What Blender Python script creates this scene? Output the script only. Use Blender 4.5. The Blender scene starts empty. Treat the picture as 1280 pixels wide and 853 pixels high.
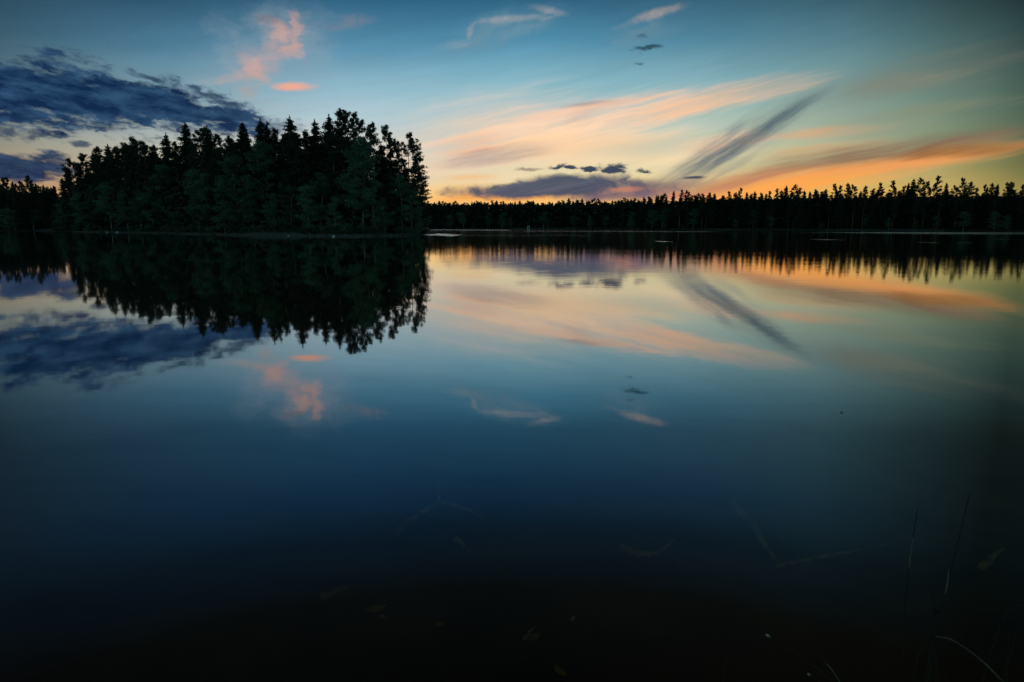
import bpy, bmesh, math, random
import numpy as np
from mathutils import Vector, Matrix

random.seed(7); rng = np.random.default_rng(7)
S = bpy.context.scene
C = S.collection
R = math.radians

# ---------------------------------------------------------------- camera
PITCH, F, CAM_H = 10.1, 800.0, 1.4          # F in pixels of a 1280 px wide picture
cam_d = bpy.data.cameras.new('camera'); cam = bpy.data.objects.new('camera', cam_d); C.objects.link(cam)
cam_d.sensor_width = 36; cam_d.lens = F/1280*36; cam_d.clip_start = 0.05; cam_d.clip_end = 20000
cam.location = (0, 0, CAM_H); cam.rotation_euler = (R(90-PITCH), 0, 0)
S.camera = cam
CP, SP = math.cos(R(PITCH)), math.sin(R(PITCH))

def ray(px, py):
    """direction through a photo pixel, scaled so that its northward part is 1"""
    r, u = px-640, 426.5-py
    y = F*CP + u*SP; z = -F*SP + u*CP
    return r/y, z/y                          # x and z per metre of y
def at(px, py, Y):
    a, b = ray(px, py); return Vector((a*Y, Y, CAM_H+b*Y))
def onwater(px, py, z=0.0):
    a, b = ray(px, py); Y = (z-CAM_H)/b; return Vector((a*Y, Y, z))
def azel(px, py):
    a, b = ray(px, py)
    return math.degrees(math.atan(a)), math.degrees(math.atan(b/math.hypot(1, a)))

# ---------------------------------------------------------------- render / exposure
S.view_settings.view_transform = 'Standard'; S.view_settings.look = 'None'
S.view_settings.exposure = 0; S.view_settings.gamma = 1
S.cycles.max_bounces = 6; S.cycles.transparent_max_bounces = 8; S.cycles.diffuse_bounces = 2

def lin(c):
    return tuple((v/255/12.92 if v <= 10.3 else ((v/255+.055)/1.055)**2.4) for v in c)

# ---------------------------------------------------------------- sky
W = bpy.data.worlds.new('World'); S.world = W; W.use_nodes = True
NT = W.node_tree; NT.nodes.clear()
def N(t, **k):
    n = NT.nodes.new(t)
    for a, b in k.items(): setattr(n, a, b)
    return n
def put(sock, v):
    if hasattr(v, 'links') or isinstance(v, bpy.types.NodeSocket): NT.links.new(v, sock)
    else: sock.default_value = v
def M(op, a, b=0.0, c=0.0):
    n = N('ShaderNodeMath', operation=op); put(n.inputs[0], a); put(n.inputs[1], b); put(n.inputs[2], c); return n.outputs[0]
def MR(v, a, b, c=0.0, d=1.0, smooth=False):
    n = N('ShaderNodeMapRange', interpolation_type='SMOOTHSTEP' if smooth else 'LINEAR')
    for i, q in enumerate((v, a, b, c, d)): put(n.inputs[i], q)
    return n.outputs[0]
def MIX(f, a, b, mode='MIX'):
    n = N('ShaderNodeMix', data_type='RGBA', blend_type=mode)
    put(n.inputs[0], f)
    put(n.inputs[6], a if not isinstance(a, tuple) else (*a, 1)); put(n.inputs[7], b if not isinstance(b, tuple) else (*b, 1))
    return n.outputs[2]
tc = N('ShaderNodeTexCoord'); sep = N('ShaderNodeSeparateXYZ'); NT.links.new(tc.outputs['Generated'], sep.inputs[0])
DX, DY, DZ = sep.outputs
AZ = M('MULTIPLY', M('ARCTAN2', DX, DY), 57.29578); EL = M('MULTIPLY', M('ARCSINE', DZ), 57.29578)
cmb = N('ShaderNodeCombineXYZ'); put(cmb.inputs[0], AZ); put(cmb.inputs[1], EL)
P0 = cmb.outputs[0]
def mapping(v, loc=(0,0,0), rot=0.0, sc=(1,1,1), kind='POINT'):
    n = N('ShaderNodeMapping', vector_type=kind); put(n.inputs[0], v)
    n.inputs[1].default_value = loc; n.inputs[2].default_value = (0, 0, rot); n.inputs[3].default_value = sc
    return n.outputs[0]
def noise(v, scale, detail=4, rough=.55, out='Fac', seed=0.0, dist=0.0):
    n = N('ShaderNodeTexNoise', noise_dimensions='3D'); put(n.inputs['Vector'], v)
    n.inputs['Scale'].default_value = scale; n.inputs['Detail'].default_value = detail; n.inputs['Roughness'].default_value = rough
    n.inputs['Distortion'].default_value = dist
    return n.outputs[out]
def warp(v, scale, amt, sc=(1,1,1)):
    c = noise(mapping(v, sc=sc), scale, 3, out='Color')
    s = N('ShaderNodeVectorMath', operation='SUBTRACT'); put(s.inputs[0], c); s.inputs[1].default_value = (.5,.5,.5)
    m = N('ShaderNodeVectorMath', operation='MULTIPLY'); put(m.inputs[0], s.outputs[0]); m.inputs[1].default_value = amt
    a = N('ShaderNodeVectorMath', operation='ADD'); put(a.inputs[0], v); put(a.inputs[1], m.outputs[0])
    return a.outputs[0]
PW = warp(P0, .16, (3.0, .6, 0), (1, 1.5, 1))       # gently warped
PC = warp(P0, .45, (3.2, 1.8, 0), (1, 1.6, 1))      # puffier warp for cumulus

PS = warp(P0, .3, (.9, .35, 0))
PD = warp(P0, 1.1, (1.0, .5, 0), (1, 1.5, 1))

# clear-sky colour: columns (photo x), each a list of (photo y, colour); graded by elevation
cols = [
 (-60, [(286,(170,120,80)),(240,(165,130,90)),(200,(150,135,108)),(165,(128,132,120)),(110,(92,112,116)),(60,(56,84,98)),(0,(38,62,78))]),
 (200, [(286,(225,160,105)),(240,(215,172,132)),(200,(198,188,166)),(165,(170,182,180)),(110,(122,158,172)),(60,(78,124,150)),(0,(46,86,112))]),
 (430, [(286,(250,188,128)),(240,(238,204,168)),(190,(216,208,196)),(150,(180,202,210)),(110,(146,186,202)),(60,(90,144,172)),(0,(48,98,130))]),
 (640, [(286,(255,196,108)),(245,(250,216,146)),(215,(232,222,182)),(180,(212,212,194)),(140,(172,202,206)),(100,(134,184,200)),(50,(78,142,172)),(0,(48,100,130))]),
 (860, [(286,(255,165,70)),(245,(248,196,116)),(215,(230,212,164)),(180,(204,208,182)),(140,(168,196,190)),(100,(132,176,186)),(50,(82,136,160)),(0,(56,100,124))]),
 (1050,[(286,(245,168,72)),(240,(224,180,94)),(205,(192,186,136)),(170,(164,176,148)),(130,(140,166,156)),(90,(114,150,152)),(50,(86,126,138)),(0,(58,94,106))]),
 (1180,[(286,(236,168,86)),(240,(204,172,98)),(205,(164,158,104)),(170,(130,144,114)),(130,(110,134,120)),(90,(90,118,112)),(50,(70,100,100)),(0,(44,68,72))]),
 (1300,[(286,(186,134,66)),(240,(146,132,74)),(205,(100,106,66)),(170,(82,98,74)),(130,(66,88,76)),(90,(54,76,70)),(50,(40,60,60)),(0,(24,38,38))]),
]
EMAX = 90.0
def column_ramp(stops, top):
    n = N('ShaderNodeValToRGB'); r = n.color_ramp
    pts = [(el/EMAX, c) for el, c in stops] + [(el/EMAX, c) for el, c in top]
    pts.sort()
    r.elements[0].position = max(0, pts[0][0]); r.elements[0].color = (*lin(pts[0][1]), 1)
    r.elements[1].position = pts[-1][0]; r.elements[1].color = (*lin(pts[-1][1]), 1)
    for p, c in pts[1:-1]:
        e = r.elements.new(p); e.color = (*lin(c), 1)
    put(n.inputs[0], MR(ELB, 0, EMAX))
    return n.outputs[0]
sw = N('ShaderNodeSeparateXYZ'); put(sw.inputs[0], PW)
ELB = M('ADD', EL, M('MULTIPLY', M('SUBTRACT', sw.outputs[1], EL), .9)); AZB = AZ
base = None; prev = None
for x, st in cols:
    stops = [(max(0, azel(x, y)[1]), c) for y, c in st]
    tc_ = st[-1][1]
    hi = stops[-1][0]
    f = lambda k: (tc_[0]*k*.85, tc_[1]*k, tc_[2]*k*1.12)
    g = lambda k: (tc_[0]*k*1.5, tc_[1]*k, tc_[2]*k*.85)
    top = [(22, f(.70)), (26, f(.42)), (31, g(.20)), (38, g(.06)), (52, f(.30)), (90, f(.80))]
    r = column_ramp(stops, top); a = azel(x, 170)[0]
    base = r if base is None else MIX(MR(AZB, prev, a), base, r)
    prev = a
# the sky behind the camera: dull dusk blue-green, it is what lights the trees
back = column_ramp([(0,(120,140,140)),(8,(125,165,165)),(25,(105,155,160))], [(50,(80,125,140)),(90,(50,75,90))])
base = MIX(MR(M('ABSOLUTE', AZ), 55, 120, smooth=True), base, back)

def loc_scale(px, py):
    a0, e0 = azel(px-4, py); a1, e1 = azel(px+4, py); b0, b1 = azel(px, py-4)[1], azel(px, py+4)[1]
    return (a1-a0)/8, (b0-b1)/8              # degrees per pixel
def ell(p1, p2, wid, src):
    """1 at the middle of an ellipse whose long axis runs p1-p2 in the sky, 0 on its edge"""
    a, b = azel(*p1), azel(*p2)
    cx, cy = (a[0]+b[0])/2, (a[1]+b[1])/2
    L = math.hypot(b[0]-a[0], b[1]-a[1])/2; rot = math.atan2(b[1]-a[1], b[0]-a[0])
    w = wid*loc_scale((p1[0]+p2[0])/2, (p1[1]+p2[1])/2)[1]
    v = mapping(src, (cx, cy, 0), rot, (L, w, 1), 'TEXTURE')
    n = N('ShaderNodeVectorMath', operation='LENGTH'); put(n.inputs[0], v)
    return M('SUBTRACT', 1.0, n.outputs[1])
def along(v, deg, lx, ly, loc=(0,0,0)):
    """coordinates drawn out along a direction: features lx degrees long and ly degrees wide"""
    return mapping(v, loc, R(deg), (lx, ly, 1), 'TEXTURE')
NS = {
 'puff': M('SUBTRACT', noise(along(PD, -5, 3.6, 1.3), 1.5, 9, .66), .5),
 'puf2': M('SUBTRACT', noise(along(PD, -6, 3.0, 1.0, (31,7,0)), 1.3, 8, .56), .5),
 'soft': M('SUBTRACT', noise(along(PC, 0, 3.5, 2.2, (7,3,0)), 1.3, 6, .55), .5),
 'fib':  M('SUBTRACT', noise(along(PW, 11, 17, 1.15), 1.3, 7, .62), .5),
 'fib3': M('SUBTRACT', noise(along(PS, 31, 15, 1.5, (3,9,0)), 1.3, 7, .62), .5),
 'wisp': M('SUBTRACT', noise(along(PC, 20, 4, 1.2, (13,9,0)), 1.3, 7, .6), .5),
}
def stretch(e, mul, ns):
    if mul is None: return e
    (x0,y0),(x1,y1),w = e; k, kw = (.10, 1.3) if ns in ('fib', 'fib3') else (.02, 1.0)
    return (x0-(x1-x0)*k, y0-(y1-y0)*k), (x1+(x1-x0)*k, y1+(y1-y0)*k), w*kw
def cloud(els, color, op=1.0, ns='soft', amp=1.2, lo=0.0, hi=.6, src=None, color2=None, mul=None, vary='puf2'):
    """els: ellipses; either the noise is added to their profile (ragged edge) or, with mul, thins them into strands"""
    global base
    ch = N('ShaderNodeVectorMath', operation='MULTIPLY_ADD'); put(ch.inputs[0], base); ch.inputs[1].default_value = (1e-6,)*3; put(ch.inputs[2], src or PW)
    src = ch.outputs[0]      # (goes through the colour so far by a vanishing amount: the clouds are worked out one after another)
    d = None
    for e in els:
        v = ell(*stretch(e, mul, ns), src); d = v if d is None else M('MAXIMUM', d, v)
    if mul is None:
        m = MR(M('ADD', d, M('MULTIPLY', NS[ns], amp)), lo, hi, 0, op, True)
    else:
        m = M('MULTIPLY', MR(M('ADD', d, M('MULTIPLY', NS[ns], .7)), lo, .85, 0, op, True), MR(NS[ns], -.20, .12, mul, 1))
    col = lin(color)
    if color2: col = MIX(MR(NS[vary], -.10, .14), lin(color), lin(color2))
    base = MIX(m, base, col)

# high veil of peach cirrus over the sunset
cloud([((480,200),(760,150),58)], (238,202,174), .7, 'fib', mul=.3, lo=-.1)
cloud([((560,178),(900,118),26)], (250,208,178), .85, 'fib', mul=.1, lo=-.05)
cloud([((535,196),(860,148),30)], (255,218,182), 1.0, 'fib', mul=.1, lo=-.15)
cloud([((760,152),(1040,92),17)], (255,196,152), 1.0, 'fib', mul=.35, lo=0)
cloud([((560,186),(940,176),22)], (252,208,160), .85, 'fib', mul=.2, lo=0)
cloud([((600,212),(940,188),14)], (255,222,176), 1.0, 'fib', mul=.2, lo=-.05)
cloud([((560,214),(860,206),9)], (214,212,172), .6, 'fib', mul=.1, lo=0)
cloud([((530,192),(640,172),14)], (246,176,138), .7, 'fib', mul=.3, lo=0)
cloud([((640,150),(830,116),8)], (250,205,175), .9, 'fib', mul=.3, lo=0)
cloud([((690,134),(790,124),4)], (140,140,146), .8, 'fib', mul=.3, lo=0)
cloud([((700,139),(860,112),4)], (250,198,164), .9, 'fib', mul=.3, lo=0)
cloud([((700,160),(760,130),12)], (205,180,165), .5, 'fib3', mul=.2, lo=0)
cloud([((530,206),(700,184),13)], (160,148,146), .8, 'fib', mul=.15, lo=0)
cloud([((700,196),(1020,160),16)], (176,192,176), .6, 'fib', mul=.2, lo=0)
cloud([((545,224),(622,221),5)], (250,185,120), .9, 'fib', mul=.4, lo=0)
cloud([((850,186),(970,168),13)], (255,204,165), .8, 'fib', mul=.3, lo=0)
cloud([((500,240),(660,244),14)], (255,205,120), .7, 'fib', mul=.5, lo=-.1)
cloud([((980,128),(1320,56),26)], (118,114,100), .4, 'fib', mul=.2, lo=-.1)
cloud([((1040,110),(1240,96),14)], (128,132,116), .6, 'fib', mul=.2, lo=-.1)
cloud([((950,174),(1120,154),9)], (226,168,126), .8, 'fib', mul=.2, lo=0)
cloud([((940,198),(1160,176),12)], (212,160,112), .6, 'fib', mul=.2, lo=0)
cloud([((1060,146),(1310,118),10)], (140,140,106), .6, 'fib', mul=.2, lo=0)
cloud([((1000,150),(1200,150),26)], (138,148,128), .5, 'fib', mul=.0, lo=0)
# orange glow streaks low on the right
cloud([((850,238),(1310,172),19)], (238,160,92), .75, 'fib', mul=.35, lo=0)
cloud([((900,232),(1310,178),12)], (246,158,88), .95, 'fib', mul=.5, lo=0)
cloud([((870,246),(1130,216),12)], (255,166,76), 1.0, 'fib', mul=.5, lo=0)
cloud([((840,246),(1010,232),13)], (255,170,88), .9, 'fib', mul=.4, lo=0)
cloud([((920,214),(1310,158),15)], (124,100,86), 1.0, 'fib', mul=.4, lo=0)
cloud([((1090,196),(1310,180),10)], (140,98,58), .8, 'fib', mul=.2, lo=0)
cloud([((860,242),(1010,206),12)], (178,128,100), .8, 'fib', mul=.2, lo=0)
# slanting grey-blue smear
cloud([((836,232),(1040,108),26)], (120,134,130), .7, 'fib3', mul=.2, lo=0, src=PS)
cloud([((838,228),(950,176),20)], (100,114,120), .65, 'fib3', mul=.1, lo=0, src=PS)
cloud([((862,214),(1030,116),13)], (70,92,104), .9, 'fib3', mul=.2, lo=0, src=PS)
cloud([((846,222),(930,172),13)], (82,98,110), .6, 'fib3', mul=.15, lo=0, src=PS)
cloud([((790,240),(940,200),18)], (116,118,122), .6, 'fib3', mul=.1, lo=0, src=PS)
cloud([((900,190),(934,148),10)], (120,136,140), .6, 'fib3', mul=.1, lo=0, src=PS)
# pink puffs upper left
cloud([((240,110),(420,20),70)], (150,164,176), .6, 'soft', mul=.2, lo=-.1, src=PC)
cloud([((285,100),(372,44),30)], (196,160,154), .6, 'soft', mul=.2, lo=-.05, src=PC)
cloud([((322,26),(384,54),16), ((366,0),(376,84),13), ((340,72),(384,54),12)], (208,164,150), .75, 'soft', mul=.4, lo=0, src=PC)
cloud([((318,22),(352,34),12)], (128,124,134), .7, 'soft', mul=.3, lo=0, src=PC)
cloud([((296,82),(340,92),13), ((316,66),(334,112),10)], (212,166,154), .75, 'soft', mul=.4, lo=0, src=PC)
cloud([((328,109),(400,106),7.5)], (238,172,146), 1.0, 'soft', .8, -.02, .8)
cloud([((240,104),(330,92),9)], (184,164,162), .7, 'soft', mul=.3, lo=0)
cloud([((380,36),(480,20),12)], (132,130,142), .7, 'wisp', mul=.2, lo=0)
cloud([((290,120),(330,104),14)], (176,160,156), .6, 'soft', mul=.2, lo=0)
# pale wisps high in the middle
cloud([((530,66),(720,8),30)], (112,144,160), .7, 'wisp', mul=.2, lo=0)
cloud([((578,56),(600,26),6), ((592,28),(700,20),7), ((650,6),(712,20),8)], (168,166,168), .65, 'wisp', mul=.3, lo=0)
cloud([((545,58),(592,52),9)], (138,156,166), .7, 'wisp', mul=.3, lo=0)
cloud([((760,38),(872,-2),9)], (168,158,154), .75, 'wisp', mul=.35, lo=0)
cloud([((740,52),(860,30),20)], (112,142,154), .5, 'wisp', mul=.1, lo=0)
# grey bank low in the middle, lit along its foot
cloud([((520,251),(760,239),11)], (255,172,82), 1.0, 'fib', mul=.7, lo=-.1)
cloud([((700,246),(900,240),13)], (222,142,106), .8, 'fib', mul=.4, lo=0)
cloud([((535,242),(810,232),13), ((600,236),(830,230),18)], (66,76,98), .98, 'soft', 1.3, -.02, .55, color2=(92,96,112), vary='fib')
cloud([((730,238),(900,232),15)], (100,92,108), .95, 'soft', mul=.6, lo=-.1)
cloud([((690,248),(860,244),7)], (116,98,112), .9, 'fib', mul=.5, lo=0)
cloud([((755,239),(808,235),4), ((824,247),(866,240),4)], (220,136,110), .9, 'fib', mul=.4, lo=0)
# big dark bank on the left and its strays
cloud([((-90,84),(340,152),62)], (104,124,130), .7, 'puff', mul=.3, lo=0, src=PC)
cloud([((-120,104),(200,130),50), ((20,112),(290,144),36), ((150,130),(350,156),20)],
      (8,38,74), .98, 'puff', 2.7, -.22, .42, PC, (44,78,112))
cloud([((150,86),(215,104),8), ((215,102),(300,124),8), ((250,122),(310,134),7)], (44,68,92), .9, 'puf2', 2.0, .05, .8, PC)
cloud([((-60,196),(104,210),17), ((-60,214),(92,217),12)], (16,40,74), .98, 'puf2', 2.4, -.1, .5, PC, (50,72,102))
cloud([((-20,154),(34,166),6), ((42,163),(76,169),6), ((64,168),(98,171),4), ((70,180),(124,187),5.5)], (62,78,96), .9, 'puf2', 1.4, .1, .8, PC)
cloud([((-10,222),(44,226),4),((34,220),(64,222),3)], (110,96,96), .8, 'puf2', 1.2, .1, .8, PC)
cloud([((318,150),(396,164),13)], (92,112,132), .9, 'puf2', 2.0, .1, .8, PC)
cloud([((490,187),(524,184),4)], (120,124,132), .8, 'puf2', 1.0, .1, .9)
cloud([((524,233),(534,232),4)], (110,110,140), .9, 'puf2', 1.0, .1, .9)
# small dark strays
cloud([((678,208),(714,209),6), ((696,210),(728,210),3.5), ((722,211),(754,211),5.5), ((742,210),(796,212),9), ((786,213),(820,215),5)],
      (42,60,86), .97, 'puff', 2.6, .12, .6, PD)
cloud([((640,212),(684,212),3.5)], (150,130,120), .8, 'puf2', 1.4, .1, .8, PD)
cloud([((846,223),(890,222),3.6)], (50,64,84), .95, 'puf2', .8, .1, .8)
cloud([((790,66),(834,60),6)], (46,78,94), .95, 'puff', 2.6, .1, .8, PC)
cloud([((790,48),(816,43),5), ((790,81),(810,80),3)], (66,106,126), .8, 'puf2', 1.4, .1, .9, PD)

# a little uneven cirrus everywhere
gr = M('ADD', 1.0, M('MULTIPLY', NS['fib'], .22))
cg = N('ShaderNodeCombineXYZ')
for i in range(3): put(cg.inputs[i], gr)
base = MIX(1.0, base, cg.outputs[0], 'MULTIPLY')

SUN_AZ = azel(980, 286)[0]
sky = N('ShaderNodeTexSky', sky_type='NISHITA'); sky.sun_disc = False
sky.sun_elevation = R(1.0); sky.sun_rotation = R(SUN_AZ); sky.air_density = 1.0
bg1 = N('ShaderNodeBackground'); put(bg1.inputs[0], base); bg1.inputs[1].default_value = 1.0
bg2 = N('ShaderNodeBackground'); put(bg2.inputs[0], sky.outputs[0]); bg2.inputs[1].default_value = .0
out = N('ShaderNodeOutputWorld'); add = N('ShaderNodeAddShader')
NT.links.new(bg1.outputs[0], add.inputs[0]); NT.links.new(bg2.outputs[0], add.inputs[1]); NT.links.new(add.outputs[0], out.inputs[0])
W.cycles.sampling_method = 'MANUAL'; W.cycles.sample_map_resolution = 512

sun_d = bpy.data.lights.new('sun', 'SUN'); sun_d.energy = .25; sun_d.angle = R(2); sun_d.color = (1,.62,.35)
sun = bpy.data.objects.new('sun', sun_d); C.objects.link(sun)
sd = Vector((math.sin(R(SUN_AZ))*math.cos(R(1)), math.cos(R(SUN_AZ))*math.cos(R(.5)), -math.sin(R(.5))))   # just below the horizon
sun.rotation_euler = sd.to_track_quat('Z', 'Y').to_euler()
#==SKY_END==

# ---------------------------------------------------------------- helpers
def tag(o, label=None, cat=None, group=None, kind=None):
    if label: o['label'] = label
    if cat: o['category'] = cat
    if group: o['group'] = group
    if kind: o['kind'] = kind
    return o
def mesh(name, v, f, mat, smooth=False):
    v = np.asarray(v, dtype=np.float32).reshape(-1, 3)
    m = bpy.data.meshes.new(name)
    if isinstance(f, np.ndarray):
        k = f.shape[1]; n = len(f)
        m.vertices.add(len(v)); m.vertices.foreach_set('co', v.ravel())
        m.loops.add(n*k); m.loops.foreach_set('vertex_index', f.astype(np.int32).ravel())
        m.polygons.add(n); m.polygons.foreach_set('loop_start', np.arange(0, n*k, k, dtype=np.int32))
        m.polygons.foreach_set('loop_total', np.full(n, k, dtype=np.int32))
        m.update(calc_edges=True); m.validate()
    else:
        m.from_pydata([tuple(map(float, p)) for p in v], [], f); m.update()
    if smooth: m.polygons.foreach_set('use_smooth', [True]*len(m.polygons))
    m.materials.append(mat)
    return m
def link(name, me, parent=None):
    o = bpy.data.objects.new(name, me); C.objects.link(o); o.parent = parent; return o
def empty(name, loc=(0,0,0)):
    o = bpy.data.objects.new(name, None); C.objects.link(o); o.location = loc; o.empty_display_size = .3; return o
_O = ['first','second','third','fourth','fifth','sixth','seventh','eighth','ninth','tenth','eleventh','twelfth','thirteenth','fourteenth',
 'fifteenth','sixteenth','seventeenth','eighteenth','nineteenth']
ORD = list(_O)
for tens, th in (('twenty','twentieth'),('thirty','thirtieth'),('forty','fortieth'),('fifty','fiftieth')): ORD += [th]+[tens+'-'+q for q in _O[:9]]

class Tubes:
    def __init__(s): s.v = []; s.f = []
    def add(s, pts, rad, k=6, cap=True):
        pts = [Vector(p) for p in pts]; b0 = len(s.v)
        up = Vector((0.13, .31, .94)).normalized()
        for i, p in enumerate(pts):
            d = (pts[min(i+1, len(pts)-1)]-pts[max(i-1, 0)]).normalized()
            a = d.cross(up if abs(d.dot(up)) < .95 else Vector((1,0,0))).normalized(); b = d.cross(a)
            for j in range(k):
                t = 2*math.pi*j/k; s.v.append(p+(a*math.cos(t)+b*math.sin(t))*rad[i])
        for i in range(len(pts)-1):
            for j in range(k):
                q = b0+i*k; s.f.append((q+j, q+(j+1)%k, q+k+(j+1)%k, q+k+j))
        if cap:
            s.f.append(tuple(b0+j for j in range(k))[::-1]); q = b0+(len(pts)-1)*k; s.f.append(tuple(q+j for j in range(k)))
    def mesh(s, name, mat, smooth=True): return mesh(name, s.v, s.f, mat, smooth)

# ---------------------------------------------------------------- materials
def mat(name):
    m = bpy.data.materials.new(name); m.use_nodes = True; t = m.node_tree
    b = t.nodes['Principled BSDF']; return m, t, b
def ramp_noise(t, scale, c1, c2, detail=4, coord='Object', lo=.35, hi=.65, sc=None):
    tcn = t.nodes.new('ShaderNodeTexCoord'); n = t.nodes.new('ShaderNodeTexNoise'); n.inputs['Scale'].default_value = scale; n.inputs['Detail'].default_value = detail
    src = tcn.outputs[coord]
    if sc:
        mp = t.nodes.new('ShaderNodeMapping'); mp.inputs[3].default_value = sc; t.links.new(src, mp.inputs[0]); src = mp.outputs[0]
    t.links.new(src, n.inputs['Vector'])
    r = t.nodes.new('ShaderNodeValToRGB'); r.color_ramp.elements[0].position = lo; r.color_ramp.elements[1].position = hi
    r.color_ramp.elements[0].color = (*c1, 1); r.color_ramp.elements[1].color = (*c2, 1)
    t.links.new(n.outputs['Fac'], r.inputs[0]); return r.outputs[0], n
def foliage(name, c1, c2, vary=.25, trans=.25):
    m, t, b = mat(name)
    col, _ = ramp_noise(t, .9, c1, c2, 3)
    oi = t.nodes.new('ShaderNodeObjectInfo'); hs = t.nodes.new('ShaderNodeHueSaturation')
    mr = t.nodes.new('ShaderNodeMapRange'); mr.inputs[3].default_value = 1-vary; mr.inputs[4].default_value = 1+vary
    t.links.new(oi.outputs['Random'], mr.inputs[0]); t.links.new(mr.outputs[0], hs.inputs['Value']); t.links.new(col, hs.inputs['Color'])
    t.links.new(hs.outputs[0], b.inputs['Base Color']); b.inputs['Roughness'].default_value = .75; b.inputs['Specular IOR Level'].default_value = .15
    if trans:
        tr = t.nodes.new('ShaderNodeBsdfTranslucent'); t.links.new(hs.outputs[0], tr.inputs[0]); mx = t.nodes.new('ShaderNodeMixShader')
        mx.inputs[0].default_value = trans; t.links.new(b.outputs[0], mx.inputs[1]); t.links.new(tr.outputs[0], mx.inputs[2])
        t.links.new(mx.outputs[0], t.nodes['Material Output'].inputs[0])
    return m
def bark(name, c1, c2, scale=3, sc=(1,1,.3)):
    m, t, b = mat(name); col, n = ramp_noise(t, scale, c1, c2, 5, sc=sc)
    t.links.new(col, b.inputs['Base Color']); b.inputs['Roughness'].default_value = .85; b.inputs['Specular IOR Level'].default_value = .2
    bp = t.nodes.new('ShaderNodeBump'); bp.inputs['Strength'].default_value = .5; t.links.new(n.outputs['Fac'], bp.inputs['Height']); t.links.new(bp.outputs[0], b.inputs['Normal'])
    return m
MT = {
 'spruce': foliage('spruce_needles', (.010,.020,.014), (.022,.042,.026), .3, .1),
 'pine': foliage('pine_needles', (.014,.024,.018), (.03,.048,.032), .3, .1),
 'leaf': foliage('birch_leaves', (.035,.085,.050), (.07,.15,.085), .35, .3),
 'shrub': foliage('shrub_leaves', (.025,.06,.04), (.055,.11,.065), .35, .25),
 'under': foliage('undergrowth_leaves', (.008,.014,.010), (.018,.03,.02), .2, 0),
 'spruce_bark': bark('spruce_bark', (.04,.032,.028), (.10,.08,.07)),
 'pine_bark': bark('pine_bark', (.08,.045,.03), (.20,.11,.07)),
 'birch_bark': bark('birch_bark', (.05,.045,.04), (.34,.33,.31), 5, (1,1,2.2)),
 'soil': bark('forest_floor', (.008,.009,.006), (.022,.022,.015), 1.2, (1,1,1)),
 'rock': bark('grey_rock', (.2,.2,.2), (.42,.42,.41), 4, (1,1,1)),
 'bed': bark('lake_bed_mud', (.005,.004,.0028), (.040,.029,.016), 2.3, (1,1,1)),
 'reed': bark('dry_reed', (.04,.05,.042), (.10,.105,.09), 2, (1,1,1)),
 'deadwood': bark('waterlogged_wood', (.06,.045,.028), (.24,.18,.11), 9, (1,1,1)),
 'stem': bark('grass_stem_green', (.010,.011,.008), (.024,.024,.017), 20, (1,1,1)),
 'straw': bark('dry_straw', (.06,.052,.036), (.13,.11,.08), 20, (1,1,1)),
 'seed': bark('seed_head_brown', (.008,.006,.005), (.02,.015,.01), 60, (1,1,1)),
 'bud': bark('pale_bud', (.16,.15,.09), (.3,.27,.2), 60, (1,1,1)),
 'fallen': bark('fallen_leaf_ochre', (.10,.06,.02), (.2,.12,.045), 12, (1,1,1)),
}

# ---------------------------------------------------------------- tree generators (about 20 m tall, scaled on placing)
def leaf_tris(cen, size, flat=1.0, n=None):
    """one random triangle at every centre; flat < 1 keeps them closer to level"""
    k = len(cen)
    d = rng.normal(size=(k, 3, 3)); d[:, :, 2] *= flat
    d /= np.linalg.norm(d, axis=2, keepdims=True)
    s = (size*(.6+.8*rng.random(k)))[:, None, None] if np.ndim(size) == 0 else (size*(.6+.8*rng.random(k)))[:, None, None]
    v = cen[:, None, :]+d*s*.62
    return v.reshape(-1, 3), np.arange(k*3).reshape(-1, 3)
def shards(cen, size, out=None, up=.35, wid=.28):
    """one narrow pointed spray at every centre, leaning outwards and a little up"""
    k = len(cen); d = rng.normal(size=(k, 3)); d /= np.linalg.norm(d, axis=1, keepdims=True)
    if out is not None: d = d*.8+out
    d[:, 2] += up; d /= np.linalg.norm(d, axis=1, keepdims=True)
    p = np.cross(d, rng.normal(size=(k, 3))); p /= np.linalg.norm(p, axis=1, keepdims=True)
    s = (np.asarray(size)*(.55+.9*rng.random(k)))[:, None]
    v = np.stack([cen-d*s*.35+p*s*wid*.5, cen-d*s*.35-p*s*wid*.5, cen+d*s*.65], 1)
    return v.reshape(-1, 3), np.arange(k*3).reshape(-1, 3)
def trunk_path(H, lean=.0, bend=.25, k=9, r0=.2, top=.03):
    ph = rng.random()*6.28; l = rng.random()*6.28
    pts = [(bend*math.sin(ph+3*i/k)*i/k+lean*H*(i/k)*math.cos(l), bend*math.cos(ph+2.3*i/k)*i/k+lean*H*(i/k)*math.sin(l)*.4, H*i/k-.3*(i==0)) for i in range(k+1)]
    rad = [r0*(1.35 if i == 0 else 1)*(1-i/k)+top for i in range(k+1)]
    return pts, rad
def at_h(pts, H, z):
    t = max(0, min(.999, z/H))*(len(pts)-1); i = int(t); a = Vector(pts[i]); b = Vector(pts[i+1]); return a.lerp(b, t-i)

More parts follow.
